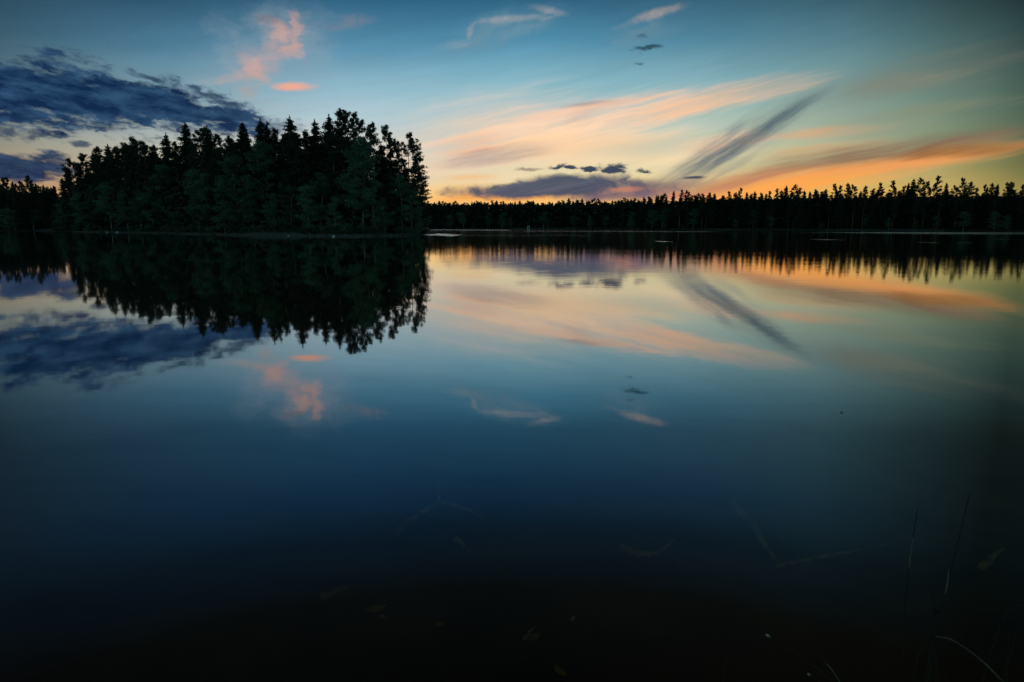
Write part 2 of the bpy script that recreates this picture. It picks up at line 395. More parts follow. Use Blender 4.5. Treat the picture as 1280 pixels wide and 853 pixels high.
def make_spruce(H=20., W=.17, low=.05, gap=.12):
    tb = Tubes(); pts, rad = trunk_path(H, 0, .15, 9, .19, .015); tb.add(pts, rad, 6)
    cen = []; siz = []; outs = []
    z = low*H
    asym = rng.random()*6.28
    while z < H-.25:
        t = z/H; r = H*W*(1-t)**.66*(.5+.5*min(1, (t-low)/.12+.35)); n = int(7+4*rng.random()) if t < .93 else 5
        lvl = .82+.34*rng.random()
        for j in range(n):
            if rng.random() < gap: continue
            ph = rng.random()*6.28; L = r*lvl*(.55+.6*rng.random())*(1+.15*math.cos(ph-asym))+.12
            o = at_h(pts, H, z); dr = .12+.28*(1-t)*rng.random()-(.35 if t > .88 else 0)
            if L > 1.0: tb.add([o, o+Vector((math.cos(ph)*L*.9, math.sin(ph)*L*.9, -dr*L*.8))], [.028, .006], 3, False)
            m = max(2, int(L/.15))
            for q in range(m):
                s = .15+.88*(q+rng.random())/m
                wd = .34*(1-.55*s)*min(1, L)
                p = o+Vector((math.cos(ph)*L*s, math.sin(ph)*L*s, -dr*L*s+.18*L*max(0, s-.7)))
                for _ in range(3):
                    cen.append((p.x+rng.normal()*wd*.8, p.y+rng.normal()*wd*.8, p.z-abs(rng.normal())*.14)); siz.append(.78*(1-.35*t)*(1-.35*s)+.1); outs.append((math.cos(ph)*.9, math.sin(ph)*.9, -.25))
        z += .24+.34*(1-t)*rng.random()+.08*rng.random()
    for q in range(40):
        s = rng.random(); o = at_h(pts, H, H-1.1*s); cen.append((o.x+rng.normal()*.08*s*1.6, o.y+rng.normal()*.08*s*1.6, H+.15-1.2*s)); siz.append(.4); outs.append((0,0,.6))
    cen = np.array(cen); v, f = shards(cen, np.array(siz), np.array(outs), .1, .34)
    return tb.mesh('trunk', MT['spruce_bark']), mesh('crown', v, f, MT['spruce'])

def clumps(cs, n, spread, size, flat=.6, vflat=.45, spiky=False):
    cen = []
    for c, s in cs:
        d = rng.normal(size=(n, 3)); d /= np.linalg.norm(d, axis=1, keepdims=True); d *= (rng.random((n, 1))**.45)
        cen.append(np.array(c)+d*np.array([spread, spread, spread*vflat])*s)
    if spiky: return shards(np.concatenate(cen), np.full(n*len(cs), size), None, .45, .20)
    return leaf_tris(np.concatenate(cen), size, flat)

def make_pine(H=20., base=.42, spread=2.6, n=34, leany=0.0, side=None, dense=1.0):
    tb = Tubes(); pts, rad = trunk_path(H*.985, leany, .45, 9, .2, .02); tb.add(pts, rad, 7)
    cs = []
    for i in range(n):
        t = base+(1-base)*(i+rng.random())/n
        u = (t-base)/(1-base)
        L = spread*(math.sin(math.pi*min(1, .22+.70*u))**.8)*(.55+.65*rng.random())+.25
        if u > .8: L *= .85
        ph = rng.random()*6.28
        if side is not None and rng.random() < .55: ph = side+rng.normal()*.5; L *= 1.25
        el = .05+.75*u*rng.random()+.25*u*u
        o = at_h(pts, H, t*H*.98); d = Vector((math.cos(ph)*math.cos(el), math.sin(ph)*math.cos(el), math.sin(el)))
        mid = o+d*L*.55+Vector((0, 0, -.08*L)); end = o+d*L+Vector((0, 0, .10*L))
        tb.add([o, mid, end], [.05*(1-u*.6), .035*(1-u*.6), .012], 4, False)
        for q in range(int(4+L*5.0*dense)):
            s = .35+.7*rng.random(); p = o.lerp(end, s)
            side_off = Vector((-d.y, d.x, 0))*rng.normal()*.26*L*(.3+.7*s)
            cs.append((p+side_off+Vector((0, 0, .1+rng.normal()*.16)), .36+.40*rng.random()*(1.1-.4*u)))
    for q in range(7): cs.append((at_h(pts, H, H*(1-.045*q*rng.random()))+Vector((rng.normal()*.25, rng.normal()*.25, .25-.05*q)), .42))
    for q in range(6):                                  # bare dead stubs below the crown
        z = H*base*(.35+.6*rng.random()); ph = rng.random()*6.28; o = at_h(pts, H, z); L = .5+rng.random()
        tb.add([o, o+Vector((math.cos(ph)*L, math.sin(ph)*L, -.1*L))], [.03, .01], 3, False)
    v, f = clumps(cs, 18, .70, .46, .9, .5, True)
    return tb.mesh('trunk', MT['pine_bark']), mesh('crown', v, f, MT['pine'])

def make_birch(H=11., base=.25, spread=2.4, nclump=120, lean=.05, stems=1, leaf='leaf', vf=.7):
    tb = Tubes(); cs = []
    for s_ in range(stems):
        pts, rad = trunk_path(H*(.97 if s_ == 0 else .8), lean+.08*s_, .6, 9, .095 if stems == 1 else .075, .012); tb.add(pts, rad, 6)
        for i in range(int(nclump/stems/4)):
            t = base+(.97-base)*rng.random(); u = (t-base)/(1-base)
            L = spread*(math.sin(math.pi*(.15+.8*u))**.7)*(.4+.75*rng.random())+.2
            ph = rng.random()*6.28; el = .45+.4*u
            o = at_h(pts, H*(.97 if s_ == 0 else .8), t*H*(.96 if s_ == 0 else .78)); d = Vector((math.cos(ph)*math.cos(el), math.sin(ph)*math.cos(el), math.sin(el)))
            end = o+d*L+Vector((0, 0, -.22*L)); tb.add([o, o+d*L*.6, end], [.028, .018, .006], 3, False)
            for q in range(4):
                s = .4+.75*rng.random(); cs.append((o.lerp(end, s)+Vector((rng.normal()*.3, rng.normal()*.3, -.25*rng.random())), .6+.7*rng.random()))
    v, f = clumps(cs, 64, .7, .21, 1.0, vf)
    return tb.mesh('trunk', MT['birch_bark']), mesh('crown', v, f, MT[leaf])

def make_shrub(H=2.6, spread=1.6):
    tb = Tubes(); cs = []
    for i in range(9):
        ph = rng.random()*6.28; L = spread*(.3+.7*rng.random()); h = H*(.55+.4*rng.random())
        e = Vector((math.cos(ph)*L, math.sin(ph)*L, h)); tb.add([(0,0,-.1), e*.5+Vector((0,0,.25)), e], [.035, .022, .008], 4, False)
        for q in range(5): cs.append((e*(.4+.65*rng.random())+Vector((rng.normal()*.3, rng.normal()*.3, rng.normal()*.15)), .6+.5*rng.random()))
    v, f = clumps(cs, 30, .55, .26, 1, .75)
    return tb.mesh('stems', MT['spruce_bark']), mesh('crown', v, f, MT['shrub'])

LIB = {
 'spruce': [make_spruce(W=.17), make_spruce(W=.20, gap=.2), make_spruce(W=.155, low=.12), make_spruce(W=.22, gap=.25), make_spruce(W=.18, low=.2, gap=.3)],
 'pine': [make_pine(n=42), make_pine(base=.45, spread=2.8, n=38), make_pine(base=.35, spread=2.2, n=50, leany=.02), make_pine(base=.3, spread=2.9, n=50, side=0.0),
          make_pine(base=.5, spread=2.5, n=36, dense=1.1), make_pine(base=.25, spread=2.1, n=56)],
 'birch': [make_birch(), make_birch(spread=2.0, lean=.1), make_birch(spread=2.9, nclump=160, base=.15), make_birch(stems=2, spread=2.2, nclump=140), make_birch(spread=2.6, base=.1, nclump=170, lean=.02)],
 'shrub': [make_shrub(), make_shrub(2.0, 1.9), make_shrub(3.2, 1.5)],
}
BASEH = {'spruce': 20., 'pine': 20., 'birch': 11., 'shrub': 2.6}
CAT = {'spruce': ('spruce_tree', 'spruce'), 'pine': ('pine_tree', 'pine'), 'birch': ('birch_tree', 'birch'), 'shrub': ('shrub', 'shrub')}
PROTO = {}
def plant(kind, var, loc, H, rz, wide=1.0, label=None, group=None):
    """the first of each kind is built with its trunk and crown, later ones are copies of it and of its parts"""
    var %= len(LIB[kind]); key = (kind, var)
    if key not in PROTO:
        root = empty(CAT[kind][0]); tr, cr = LIB[kind][var]
        link('stems' if kind == 'shrub' else 'trunk', tr, root); link('crown', cr, root); PROTO[key] = root
        tag(root, None, CAT[kind][1])
    else:
        src = PROTO[key]; root = src.copy(); C.objects.link(root)
        for ch in src.children:
            c = ch.copy(); C.objects.link(c); c.parent = root
    s = H/BASEH[kind]
    root.location = loc; root.rotation_euler = (0, 0, rz); root.scale = (s*wide, s*wide, s)
    tag(root, label, None, group)
    return root

# ---------------------------------------------------------------- land
def polyl(pts, n):
    """resample a polyline of world points"""
    P = np.array([(p[0], p[1]) for p in pts]); d = np.r_[0, np.cumsum(np.hypot(*np.diff(P, axis=0).T))]
    t = np.linspace(0, d[-1], n); return np.c_[np.interp(t, d, P[:, 0]), np.interp(t, d, P[:, 1])]
ISLE = [(40,288.9),(60,289.4),(100,290.3),(170,291.2),(240,292.8),(300,294.2),(380,295.3),(440,295.6),(490,295.0),(520,294.3),(531,293.4)]
isle_front = [onwater(*p) for p in ISLE]
tip = isle_front[-1]
isle_all = [p for p in isle_front]+[Vector((tip.x+1, tip.y+10, 0)), Vector((tip.x-3, tip.y+24, 0))]
FAR = [(-700,287.6),(-300,288.2),(-100,288.6),(30,288.9),(75,288.3),(200,287.4),(400,286.6),(520,286.25),(620,286.25),(700,286.4),(800,286.9),(900,287.35),(1050,287.95),(1200,288.5),(1320,288.9),(1600,289.0),(2000,288.6)]
far_front = [onwater(*p) for p in FAR]
def shore_depth(front, a):
    """distance north to the shoreline in the direction x/y = a"""
    A = np.array([p.x/p.y for p in front]); Y = np.array([p.y for p in front]); o = np.argsort(A); return float(np.interp(a, A[o], Y[o]))
def gz(back, top=1.3):  # ground height at a distance behind the waterline
    return -.05+top*(1-math.exp(-max(back, 0)/9))

# island ground: rings from the waterline inwards
def land_patch(name, line, offs, direction=None):
    P = polyl(line, 160); n = len(P); V = []
    for k, (o, z) in enumerate(offs):
        for i in range(n):
            x, y = P[i]
            if direction is None: dx, dy = x/math.hypot(x, y), y/math.hypot(x, y)
            else:
                dx, dy = direction(x, y)
            j = (rng.random()-.5)*.5*min(1, o)
            V.append((x+dx*(o+j)+(math.sin(i*1.7)*.4), y+dy*(o+j), z+(rng.normal()*.06*min(1, z) if z > 0 else 0)))
    Fc = [(k*n+i, k*n+i+1, (k+1)*n+i+1, (k+1)*n+i) for k in range(len(offs)-1) for i in range(n-1)]
    o = link(name, mesh(name, V, Fc, MT['soil'], True)); tag(o, kind='structure'); return o
cx, cy = isle_front[7].x-8, isle_front[7].y+22
land_patch('island_ground', isle_all, [(-1.5,-.6),(0,.0),(.8,.12),(3,.4),(8,.8),(16,1.2),(30,1.3),(44,.9),(54,-.5)],
           lambda x, y: ((-.25 if x > -25 else 0), 1.0))
land_patch('far_shore_ground', far_front, [(-2,-.8),(0,0),(1,.15),(5,.6),(20,1.4),(60,2.2),(160,3.),(600,3.),(4000,3.)])

# lake bed and the near bank: one sheet, fine near the camera, that runs on under everything to the horizon
u = np.linspace(-1, 1, 221); xs = 9*u+5200*u**7
w = np.linspace(0, 1, 200); ys = -6+26*w+7000*w**8
XX, YY = np.meshgrid(xs, ys)
edge = 1.15+.12*np.sin(XX*1.3)+.08*np.sin(XX*3.1+1)
dd = YY-edge
ZZ = np.where(dd < 0, np.minimum(-dd*.12, .55), -(.09*dd+.012*np.clip(dd, 0, 14)**2)); ZZ = np.maximum(ZZ, -3.5)
ZZ += np.where(np.abs(dd) < 14, .018*np.sin(XX*5+2*np.sin(YY*3))+.015*np.sin(YY*7+XX*2), 0)
ZZ = ZZ+rng.normal(size=ZZ.shape)*.006
nx, ny = len(xs), len(ys); idx = np.arange(nx*ny).reshape(ny, nx)
Fq = np.stack([idx[:-1, :-1], idx[:-1, 1:], idx[1:, 1:], idx[1:, :-1]], -1).reshape(-1, 4)
bed = link('lake_bed', mesh('lake_bed', np.stack([XX, YY, ZZ], -1).reshape(-1, 3), Fq, MT['bed'], True)); tag(bed, kind='structure')

# ---------------------------------------------------------------- water
wm = bpy.data.materials.new('lake_water'); wm.use_nodes = True; NT = wm.node_tree; NT.nodes.clear()
geo = N('ShaderNodeNewGeometry'); gs = N('ShaderNodeSeparateXYZ'); put(gs.inputs[0], geo.outputs['Position']); GX, GY = gs.outputs[0], gs.outputs[1]
POS = geo.outputs['Position']
def band(p1, p2, thick, op, brk=.0, feather=.12):
    """a wind-ruffled streak on the water from one point to another"""
    a, b = onwater(*p1), onwater(*p2)
    k = (b.y-a.y)/(b.x-a.x)
    yc = M('ADD', M('MULTIPLY', M('SUBTRACT', GX, a.x), k), a.y)
    mid = ((p1[0]+p2[0])/2, (p1[1]+p2[1])/2); hw = abs(onwater(mid[0], mid[1]-thick/2).y-onwater(mid[0], mid[1]+thick/2).y)/2
    d = M('DIVIDE', M('ABSOLUTE', M('SUBTRACT', GY, yc)), hw)
    if brk: d = M('ADD', d, M('MULTIPLY', BN, brk))
    m = MR(d, .6, 1.25, 1, 0, True); L = b.x-a.x
    return M('MULTIPLY', M('MULTIPLY', m, MR(GX, a.x, a.x+L*feather, 0, 1, True)), MR(GX, b.x-L*feather*.5, b.x, op, 0, True))
bands = [((1030,291.7), (1420,291.2), 2.6, 1.0, .6, .4), ((512,291.5), (574,294.6), 1.7, .9, 2.0, .1),
         ((522,287.4), (640,287.9), .8, .5, .5), ((640,288.9), (900,289.8), .6, .3, 1.2), ((560,294.6), (740,294.6), .5, .15, 1.5),
         ((821,302.0), (832.5,302.0), 1.2, .7, .8), ((833.5,302.2), (837.5,302.2), 1.0, .5, .8), ((1018,299.6), (1050,299.8), .9, .5, 1.5),
         ((1152,303.4), (1168,303.4), .8, .45, 1.2), ((1196,303.8), (1215,303.8), .8, .3, 1.5), ((1236,299.2), (1266,299.2), .8, .3, 1.5)]
BN = M('SUBTRACT', noise(mapping(POS, sc=(.25,.05,1)), 1.0, 4), .5)
RM = None
for b_ in bands:
    m_ = band(*b_); RM = m_ if RM is None else M('MAXIMUM', RM, m_)
    GX = M('ADD', GX, M('MULTIPLY', RM, 1e-7))          # keeps the streaks worked out one after another
# calm water: long low swell plus faint cat's-paws that blur the mirror a little more farther out
rough = M('ADD', MR(GY, 30, 220, .012, .034), M('MULTIPLY', noise(mapping(POS, sc=(.03,.012,1)), 1.0, 3), .03))
n1 = noise(mapping(POS, sc=(.5,1.4,1)), 1.6, 3, .5); n2 = noise(mapping(POS, sc=(.05,.12,1)), 1.2, 2, .5)
h = M('ADD', M('MULTIPLY', n1, .0005), M('MULTIPLY', n2, .005))
# fine wind ripple on the open water, none in the lee of the island
n3 = noise(mapping(POS, sc=(.5,4.5,1)), 1.0, 2, .5)
open_ = M('MULTIPLY', MR(GY, 9, 24, 0, 1, True), MR(M('ADD', GX, M('MULTIPLY', GY, .13)), -1.5, 2.0, .12, 1, True))
h = M('ADD', h, M('MULTIPLY', M('MULTIPLY', n3, open_), .0019))
bump = N('ShaderNodeBump'); bump.inputs['Strength'].default_value = 1; bump.inputs['Distance'].default_value = 1; put(bump.inputs['Height'], h)
gl = N('ShaderNodeBsdfGlossy', distribution='GGX'); gl.inputs['Color'].default_value = (.95,.98,1,1); put(gl.inputs['Roughness'], rough); put(gl.inputs['Normal'], bump.outputs[0])
tr = N('ShaderNodeBsdfTransparent'); tr.inputs[0].default_value = (.72,.62,.42,1)
fr = N('ShaderNodeFresnel'); fr.inputs['IOR'].default_value = 3.6
mx = N('ShaderNodeMixShader'); up_ = M('MULTIPLY', M('MINIMUM', M('MULTIPLY', fr.outputs[0], 1.3), .97), M('SUBTRACT', 1.0, geo.outputs['Backfacing']))
put(mx.inputs[0], M('ADD', up_, M('MULTIPLY', geo.outputs['Backfacing'], .08))); put(mx.inputs[1], tr.outputs[0]); put(mx.inputs[2], gl.outputs[0])
nrm = N('ShaderNodeBump'); nrm.inputs['Strength'].default_value = 1; nrm.inputs['Distance'].default_value = 1
put(nrm.inputs['Height'], M('MULTIPLY', noise(mapping(POS, sc=(.9,2.2,1)), 2.0, 2, .5), .10))
g2 = N('ShaderNodeBsdfGlossy', distribution='GGX'); g2.inputs['Color'].default_value = (.95,.95,.95,1); g2.inputs['Roughness'].default_value = .11; 
tv = N('ShaderNodeVectorMath', operation='ADD'); put(tv.inputs[0], nrm.outputs[0]); tv.inputs[1].default_value = (0, -.065, 0)   # normal tipped towards the camera so the streaks mirror brighter sky
tn = N('ShaderNodeVectorMath', operation='NORMALIZE'); put(tn.inputs[0], tv.outputs[0]); put(g2.inputs['Normal'], tn.outputs[0])
mx2 = N('ShaderNodeMixShader'); put(mx2.inputs[0], RM); put(mx2.inputs[1], mx.outputs[0]); put(mx2.inputs[2], g2.outputs[0])
wo = N('ShaderNodeOutputMaterial'); NT.links.new(mx2.outputs[0], wo.inputs[0])
water = link('lake_water', mesh('lake_water', [(-6000,.9,0),(6000,.9,0),(6000,8000,0),(-6000,8000,0)], [(0,1,2,3)], wm)); tag(water, kind='structure')

# ---------------------------------------------------------------- island trees: photo x, photo y of the top, kind, variant, metres behind the waterline, width
def put_tree(front, px, ytop, kind, var, back, wide, label, group, rz=None, ground=1.3, seen_foot=None):
    a, _ = ray(px, 288); Y = shore_depth(front, a)+back
    g = gz(back, ground)-.1; _, b = ray(px, ytop); top = CAM_H+b*Y
    a, _ = ray(px, ytop)
    return plant(kind, var, (a*Y, Y, g), max(top-g, .8), rng.random()*6.28 if rz is None else rz, wide, label, group)
GI = 'trees of the wooded island'
stand = [
 (88,197,'pine',0,6,1.1,'broad dark pine at the left foot of the island skyline'),
 (102,190,'pine',2,9,1.0,'dark pine stepping up from the left end of the island'),
 (122,181,'pine',5,6,1.0,'rounded dark pine on the rising left slope of the island skyline'),
 (134,179,'spruce',1,12,1.1,'pointed dark spruce just right of the rounded pine on the left slope'),
 (146,182,'pine',4,7,1.0,'low dark pine left of the double-topped pine on the island'),
 (161,171,'pine',1,9,1.0,'double-topped pine rising above the left third of the island'),
 (170,172,'pine',3,12,.9,'slim pine against the dark cloud, just right of the double-topped pine'),
 (181,175,'pine',0,7,.9,'rough-headed pine in the dip left of the short pointed spruce'),
 (192,179,'pine',5,10,.9,'lowest treetop in the dip of the island skyline'),
 (206,165,'spruce',0,9,1.05,'short sharply pointed spruce left of the tallest left-hand spruce'),
 (220,176,'pine',2,7,.9,'small pine between two pointed spruces on the island'),
 (232,152,'spruce',1,10,1.15,'tall pointed spruce standing alone above the left half of the island'),
 (251,158,'pine',4,10,.95,'left one of two close dense treetops under the dark cloud tip'),
 (259,156,'spruce',3,7,1.0,'right one of two close dense treetops under the dark cloud tip'),
 (271,166,'pine',0,12,.9,'ragged pine just right of the two close dense tops'),
 (286,168,'pine',5,8,.85,'ragged low pine left of the narrow black spruce'),
 (302,151,'spruce',2,9,1.2,'narrow black spruce with an even pointed top, left of the island middle'),
 (325,147,'spruce',0,11,1.1,'tall spruce with a blunt top just left of its thinner twin'),
 (334,151,'spruce',4,8,.9,'thin spruce leaning on its taller blunt-topped neighbour'),
 (348,160,'pine',3,12,.85,'pair of low ragged tops between two tall spruces near the island middle'),
 (363,144,'spruce',3,9,1.0,'full-branched spruce with a stepped pointed top near the island middle'),
 (380,167,'pine',2,12,.85,'lowest ragged pine in the notch right of the stepped spruce'),
 (394,149,'spruce',1,8,1.0,'dense cone-shaped spruce left of the island summit trees'),
 (410,142,'spruce',0,10,1.1,'tall spruce just left of the highest treetop'),
 (422,134,'pine',5,12,.8,'highest treetop of the island, a dense pine'),
 (431,136,'pine',2,9,.85,'bushy pine top touching the right side of the highest treetop'),
 (443,140,'pine',0,11,.8,'pine with arms reaching right, right end of the summit group'),
 (462,153,'pine',4,8,.85,'open-crowned pine with sky showing through, right of the summit group'),
 (480,155,'pine',2,7,.85,'upright open pine between two loose-crowned pines near the right tip'),
 (495,172,'pine',5,6,.8,'pine filling the gap left of the leaning pine'),
 (508,166,'pine',3,5,.9,'leaning pine with long boughs reaching out over the water at the right tip'),
 (520,210,'pine',3,4,1.0,'low pine with boughs over the water, rightmost tree of the island'),
 (525,240,'spruce',1,2,1.0,'small dark spruce at the water on the right tip of the island'),
]
for px, yt, kd, vr, bk, wd, lb in stand:
    put_tree(isle_front, px, yt+2, kd, vr, bk, wd, lb, GI, rz=(0.0 if lb.startswith(('leaning','low pine with')) else None))
env_x = [66,88,122,160,206,232,270,302,340,363,394,425,462,485,512,528]; env_y = [232,200,186,180,176,170,172,168,168,162,165,158,172,180,200,235]
fill = []
for i, px in enumerate(np.linspace(74, 516, 46)):
    px += rng.normal()*2.5; yt = float(np.interp(px, env_x, env_y))+1+20*rng.random()
    fill.append((px, yt, 'spruce' if rng.random() < .5 else 'pine', int(rng.integers(6)), 4+14*rng.random()))
def seq(items, text, cap=30):
    out = []
    for i, it in enumerate(sorted(items, key=lambda t: t[0])): out.append((it, text.format(ORD[i])))
    return out
for kd in ('spruce', 'pine'):
    for nm, lo_, hi_ in (('left', 0, 230), ('middle', 230, 380), ('right', 380, 900)):
        sub = [f for f in fill if f[2] == kd and lo_ <= f[0] < hi_]
        for (px, yt, k_, vr, bk), lb in seq(sub, 'black '+kd+' below the skyline in the '+nm+' third of the island, {} from left'):
            put_tree(isle_front, px, yt, k_, vr, bk, 1.1, lb, GI)
GB = 'leafy trees along the island waterline'
bir = [(78,248,4,2,'dark leafy tree at the far left end of the island shore'),
 (100,240,0,2.5,'dark leafy tree under the broad pine at the left foot of the island'),
 (118,232,2,3,'round-crowned birch left of the lone white leaning trunk'),
 (133,228,1,1.5,'birch on a thin white leaning trunk beside the pale shore rocks'),
 (155,236,3,2,'low leafy tree right of the pale shore rocks'),
 (172,236,3,1.5,'forked birch leaning left from the water with two white trunks'),
 (186,232,0,2,'birch with a crown hanging just right of the forked birch'),
 (206,206,2,5,'taller mid-green birch below the short pointed spruce'),
 (222,240,4,2,'low leafy tree in front of the taller mid-green birch'),
 (243,212,2,1.5,'broad green birch over a leaning white trunk, brightest of the left half'),
 (258,214,0,2.5,'round green birch crown touching the broad bright birch'),
 (276,222,4,2,'leafy tree in the dark gap left of the narrow black spruce'),
 (294,195,2,3,'tall pale-green birch below the narrow black spruce'),
 (314,225,0,2,'slim birch with upright white trunk, right of the tall pale-green birch'),
 (326,178,2,5,'tall leafy tree reaching up between the two blunt spruces'),
 (340,240,3,1.5,'low bushy birch above the pale reed strip'),
 (362,232,4,2,'wide leafy tree below the full-branched stepped spruce'),
 (384,232,2,1.5,'bright teal-green round tree on the shore near the island middle'),
 (398,214,0,3,'leafy tree rising behind the bright teal-green round tree'),
 (418,246,4,1.5,'low leafy tree right of the bright round shore tree'),
 (436,196,1,4,'smooth-topped leafy tree left of the tallest pale birch'),
 (450,174,2,3.5,'tallest pale-green birch, reaching up under the open-crowned pine'),
 (466,222,4,2,'leafy tree in front of the tallest pale birch'),
 (480,246,3,1.5,'low leafy tree with pale twin trunks near the right tip'),
 (500,216,0,3,'sparse birch with sky glinting through its leaves at the right tip'),
 (512,236,2,1.5,'drooping leafy tree at the right tip, boughs near the water'),
 (522,262,4,1.2,'lowest leafy tree, hanging over the water on the right tip')]
for px, yt, vr, bk, lb in bir: put_tree(isle_front, px, yt, 'birch', vr, bk, 1.0 if yt < 225 else 1.25, lb, GB)
GS = 'shrubs along the island waterline'
for i, px in enumerate(np.linspace(66, 526, 30)):
    put_tree(isle_front, px+rng.normal()*2, 281+5*rng.random()-(3 if px > 200 else 0), 'shrub', i, .6+rng.random(), 1.3, 'low dark shrub at the island waterline, '+ORD[i]+' from left', GS)

# ---------------------------------------------------------------- far treeline
far_groups = [
 ('left',  'on the far shore behind the island\'s left end', [(-60,224,'pine'),(-45,222,'spruce'),(-30,226,'pine'),(-18,223,'spruce'),(-6,222,'pine'),(3,221,'pine'),(9,221,'pine'),(15,226,'spruce'),(20,229,'pine'),(25,225,'pine'),(33,219,'pine'),(39,225,'spruce'),(44,228,'spruce'),(49,231,'pine'),(54,230,'spruce'),(58,232,'spruce'),(63,233,'spruce'),(68,232,'pine')]),
 ('right', 'on the far skyline below the slanting grey smear', [(798,248,'spruce'),(805,245,'spruce'),(813,246,'pine'),(821,243,'spruce'),(827,243,'spruce'),(833,243,'spruce'),(842,238,'spruce'),(852,236,'pine'),(859,237,'pine'),(866,243,'pine'),(873,241,'pine'),(880,244,'spruce'),(887,240,'pine'),(893,241,'pine'),(903,243,'spruce'),(912,238,'pine'),(919,240,'pine'),(927,234,'pine')]),
 ('right', 'on the far skyline below the long orange streak', [(934,239,'spruce'),(939,241,'pine'),(944,238,'spruce'),(952,240,'pine'),(958,241,'spruce'),(963,238,'pine'),(971,235,'pine'),(977,237,'pine'),(983,231,'spruce'),(990,239,'pine'),(995,230,'pine'),(1000,234,'pine'),(1006,237,'spruce'),(1013,238,'spruce'),(1021,236,'pine'),(1027,239,'spruce'),(1033,235,'spruce'),(1043,229,'pine'),(1051,231,'pine'),(1060,228,'pine'),(1067,230,'pine')]),
 ('right', 'in the tall far group by the right edge', [(1076,238,'spruce'),(1083,231,'pine'),(1091,235,'pine'),(1102,227,'pine'),(1110,240,'spruce'),(1117,225,'pine'),(1124,238,'pine'),(1130,231,'pine'),(1136,228,'spruce'),(1142,223,'spruce'),(1151,222,'pine'),(1160,226,'pine'),(1173,219,'pine'),(1184,228,'spruce'),(1195,231,'pine'),(1205,221,'pine'),(1213,227,'pine'),(1222,234,'pine'),(1231,230,'pine'),(1240,228,'pine'),(1247,229,'spruce'),(1260,227,'pine'),(1266,227,'pine'),(1279,230,'pine'),(1290,226,'pine'),(1302,230,'spruce')]),
]
GF = 'trees of the far shore'
for nm, where, lst in far_groups:
    for i, (px, yt, kd) in enumerate(sorted(lst)):
        put_tree(far_front, px, yt+1, kd, int(rng.integers(6)) if kd == 'spruce' else (2,5,0,5,4,2)[i % 6], 10+8*rng.random(), 1.0 if kd == 'spruce' else .82, f'{kd} top {where}, {ORD[i]} from left there', GF, ground=1.6)
# lower trees that close the wall between and below them
def far_fill(x0, x1, n, ylo, yhi, text, back, kinds=('spruce','pine'), group=GF, wide=1.15):
    for i, px in enumerate(np.linspace(x0, x1, n)):
        px += rng.normal()*(x1-x0)/n*.45; kd = kinds[int(rng.integers(len(kinds)))]
        put_tree(far_front, px, ylo+(yhi-ylo)*rng.random(), kd, int(rng.integers(6)), back[0]+(back[1]-back[0])*rng.random(), wide, text.format(kd, ORD[i]), group, ground=1.6)
far_fill(532, 610, 30, 251, 256, 'small {} under the left half of the flat grey cloud, {} from left', (8,34))
far_fill(612, 700, 32, 250, 256, 'small {} under the middle of the flat grey cloud, {} from left', (8,34))
far_fill(702, 795, 34, 247, 256, 'small {} under the flat grey cloud\'s right end, {} from left', (8,34))
far_fill(797, 930, 38, 242, 256, 'lower {} in the far wall below the slanting smear, {} from left', (4,14))
far_fill(932, 1070, 40, 240, 256, 'lower {} in the far wall below the orange streak, {} from left', (4,14))
far_fill(1072, 1300, 54, 237, 256, 'lower {} in the far wall below the tall right group, {} from left', (4,14))
far_fill(-60, 66, 20, 233, 246, 'lower black {} on the far shore left of the island, {} from left', (3,8))
GL = 'leafy trees on the far shore'
far_fill(536, 790, 13, 264, 277, 'pale {} at the far water under the flat grey cloud, {} from left', (1,5), ('birch',), GL, 1.5)
far_fill(800, 1290, 17, 258, 276, 'faint leafy {} at the foot of the right far wall, {} from left', (1,6), ('birch',), GL, 1.5)
far_fill(-30, 62, 6, 256, 268, 'faint leafy {} on the shore left of the island, {} from left', (1,3), ('birch',), GL, 1.4)

# wood that reads as one mass behind and under the front trees
def wood(name, front, x0, x1, y0, y1, n, ytop, size, step, label):
    cen = []
    for i in range(n):
        px = x0+(x1-x0)*rng.random(); a, _ = ray(px, 288); Yb = shore_depth(front, a); bk = y0+(y1-y0)*rng.random(); Y = Yb+bk
        zt = CAM_H+ray(px, float(np.interp(px, ytop[0], ytop[1])))[1]*Y
        cen.append((a*Y, Y, gz(bk)+(zt-gz(bk))*rng.random()**1.35))
    v, f = leaf_tris(np.array(cen), size, 1.0)
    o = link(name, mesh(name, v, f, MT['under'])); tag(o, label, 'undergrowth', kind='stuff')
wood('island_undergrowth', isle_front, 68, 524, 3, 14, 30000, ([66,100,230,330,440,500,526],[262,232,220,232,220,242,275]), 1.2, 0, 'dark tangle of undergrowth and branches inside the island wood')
wood('far_wood', far_front, -80, 70, 8, 26, 18000, ([-80,0,30,70],[238,236,242,244]), 1.8, 0, 'black mass of wood behind the shore left of the island')
wood('far_wood', far_front, 500, 800, 10, 40, 20000, ([500,700,800],[257,257,255]), 3.2, 0, 'black mass of wood behind the small far trees')
wood('far_wood', far_front, 796, 1320, 8, 26, 42000, ([796,900,1320],[256,251,247]), 2.2, 0, 'black mass of wood behind the right far trees')

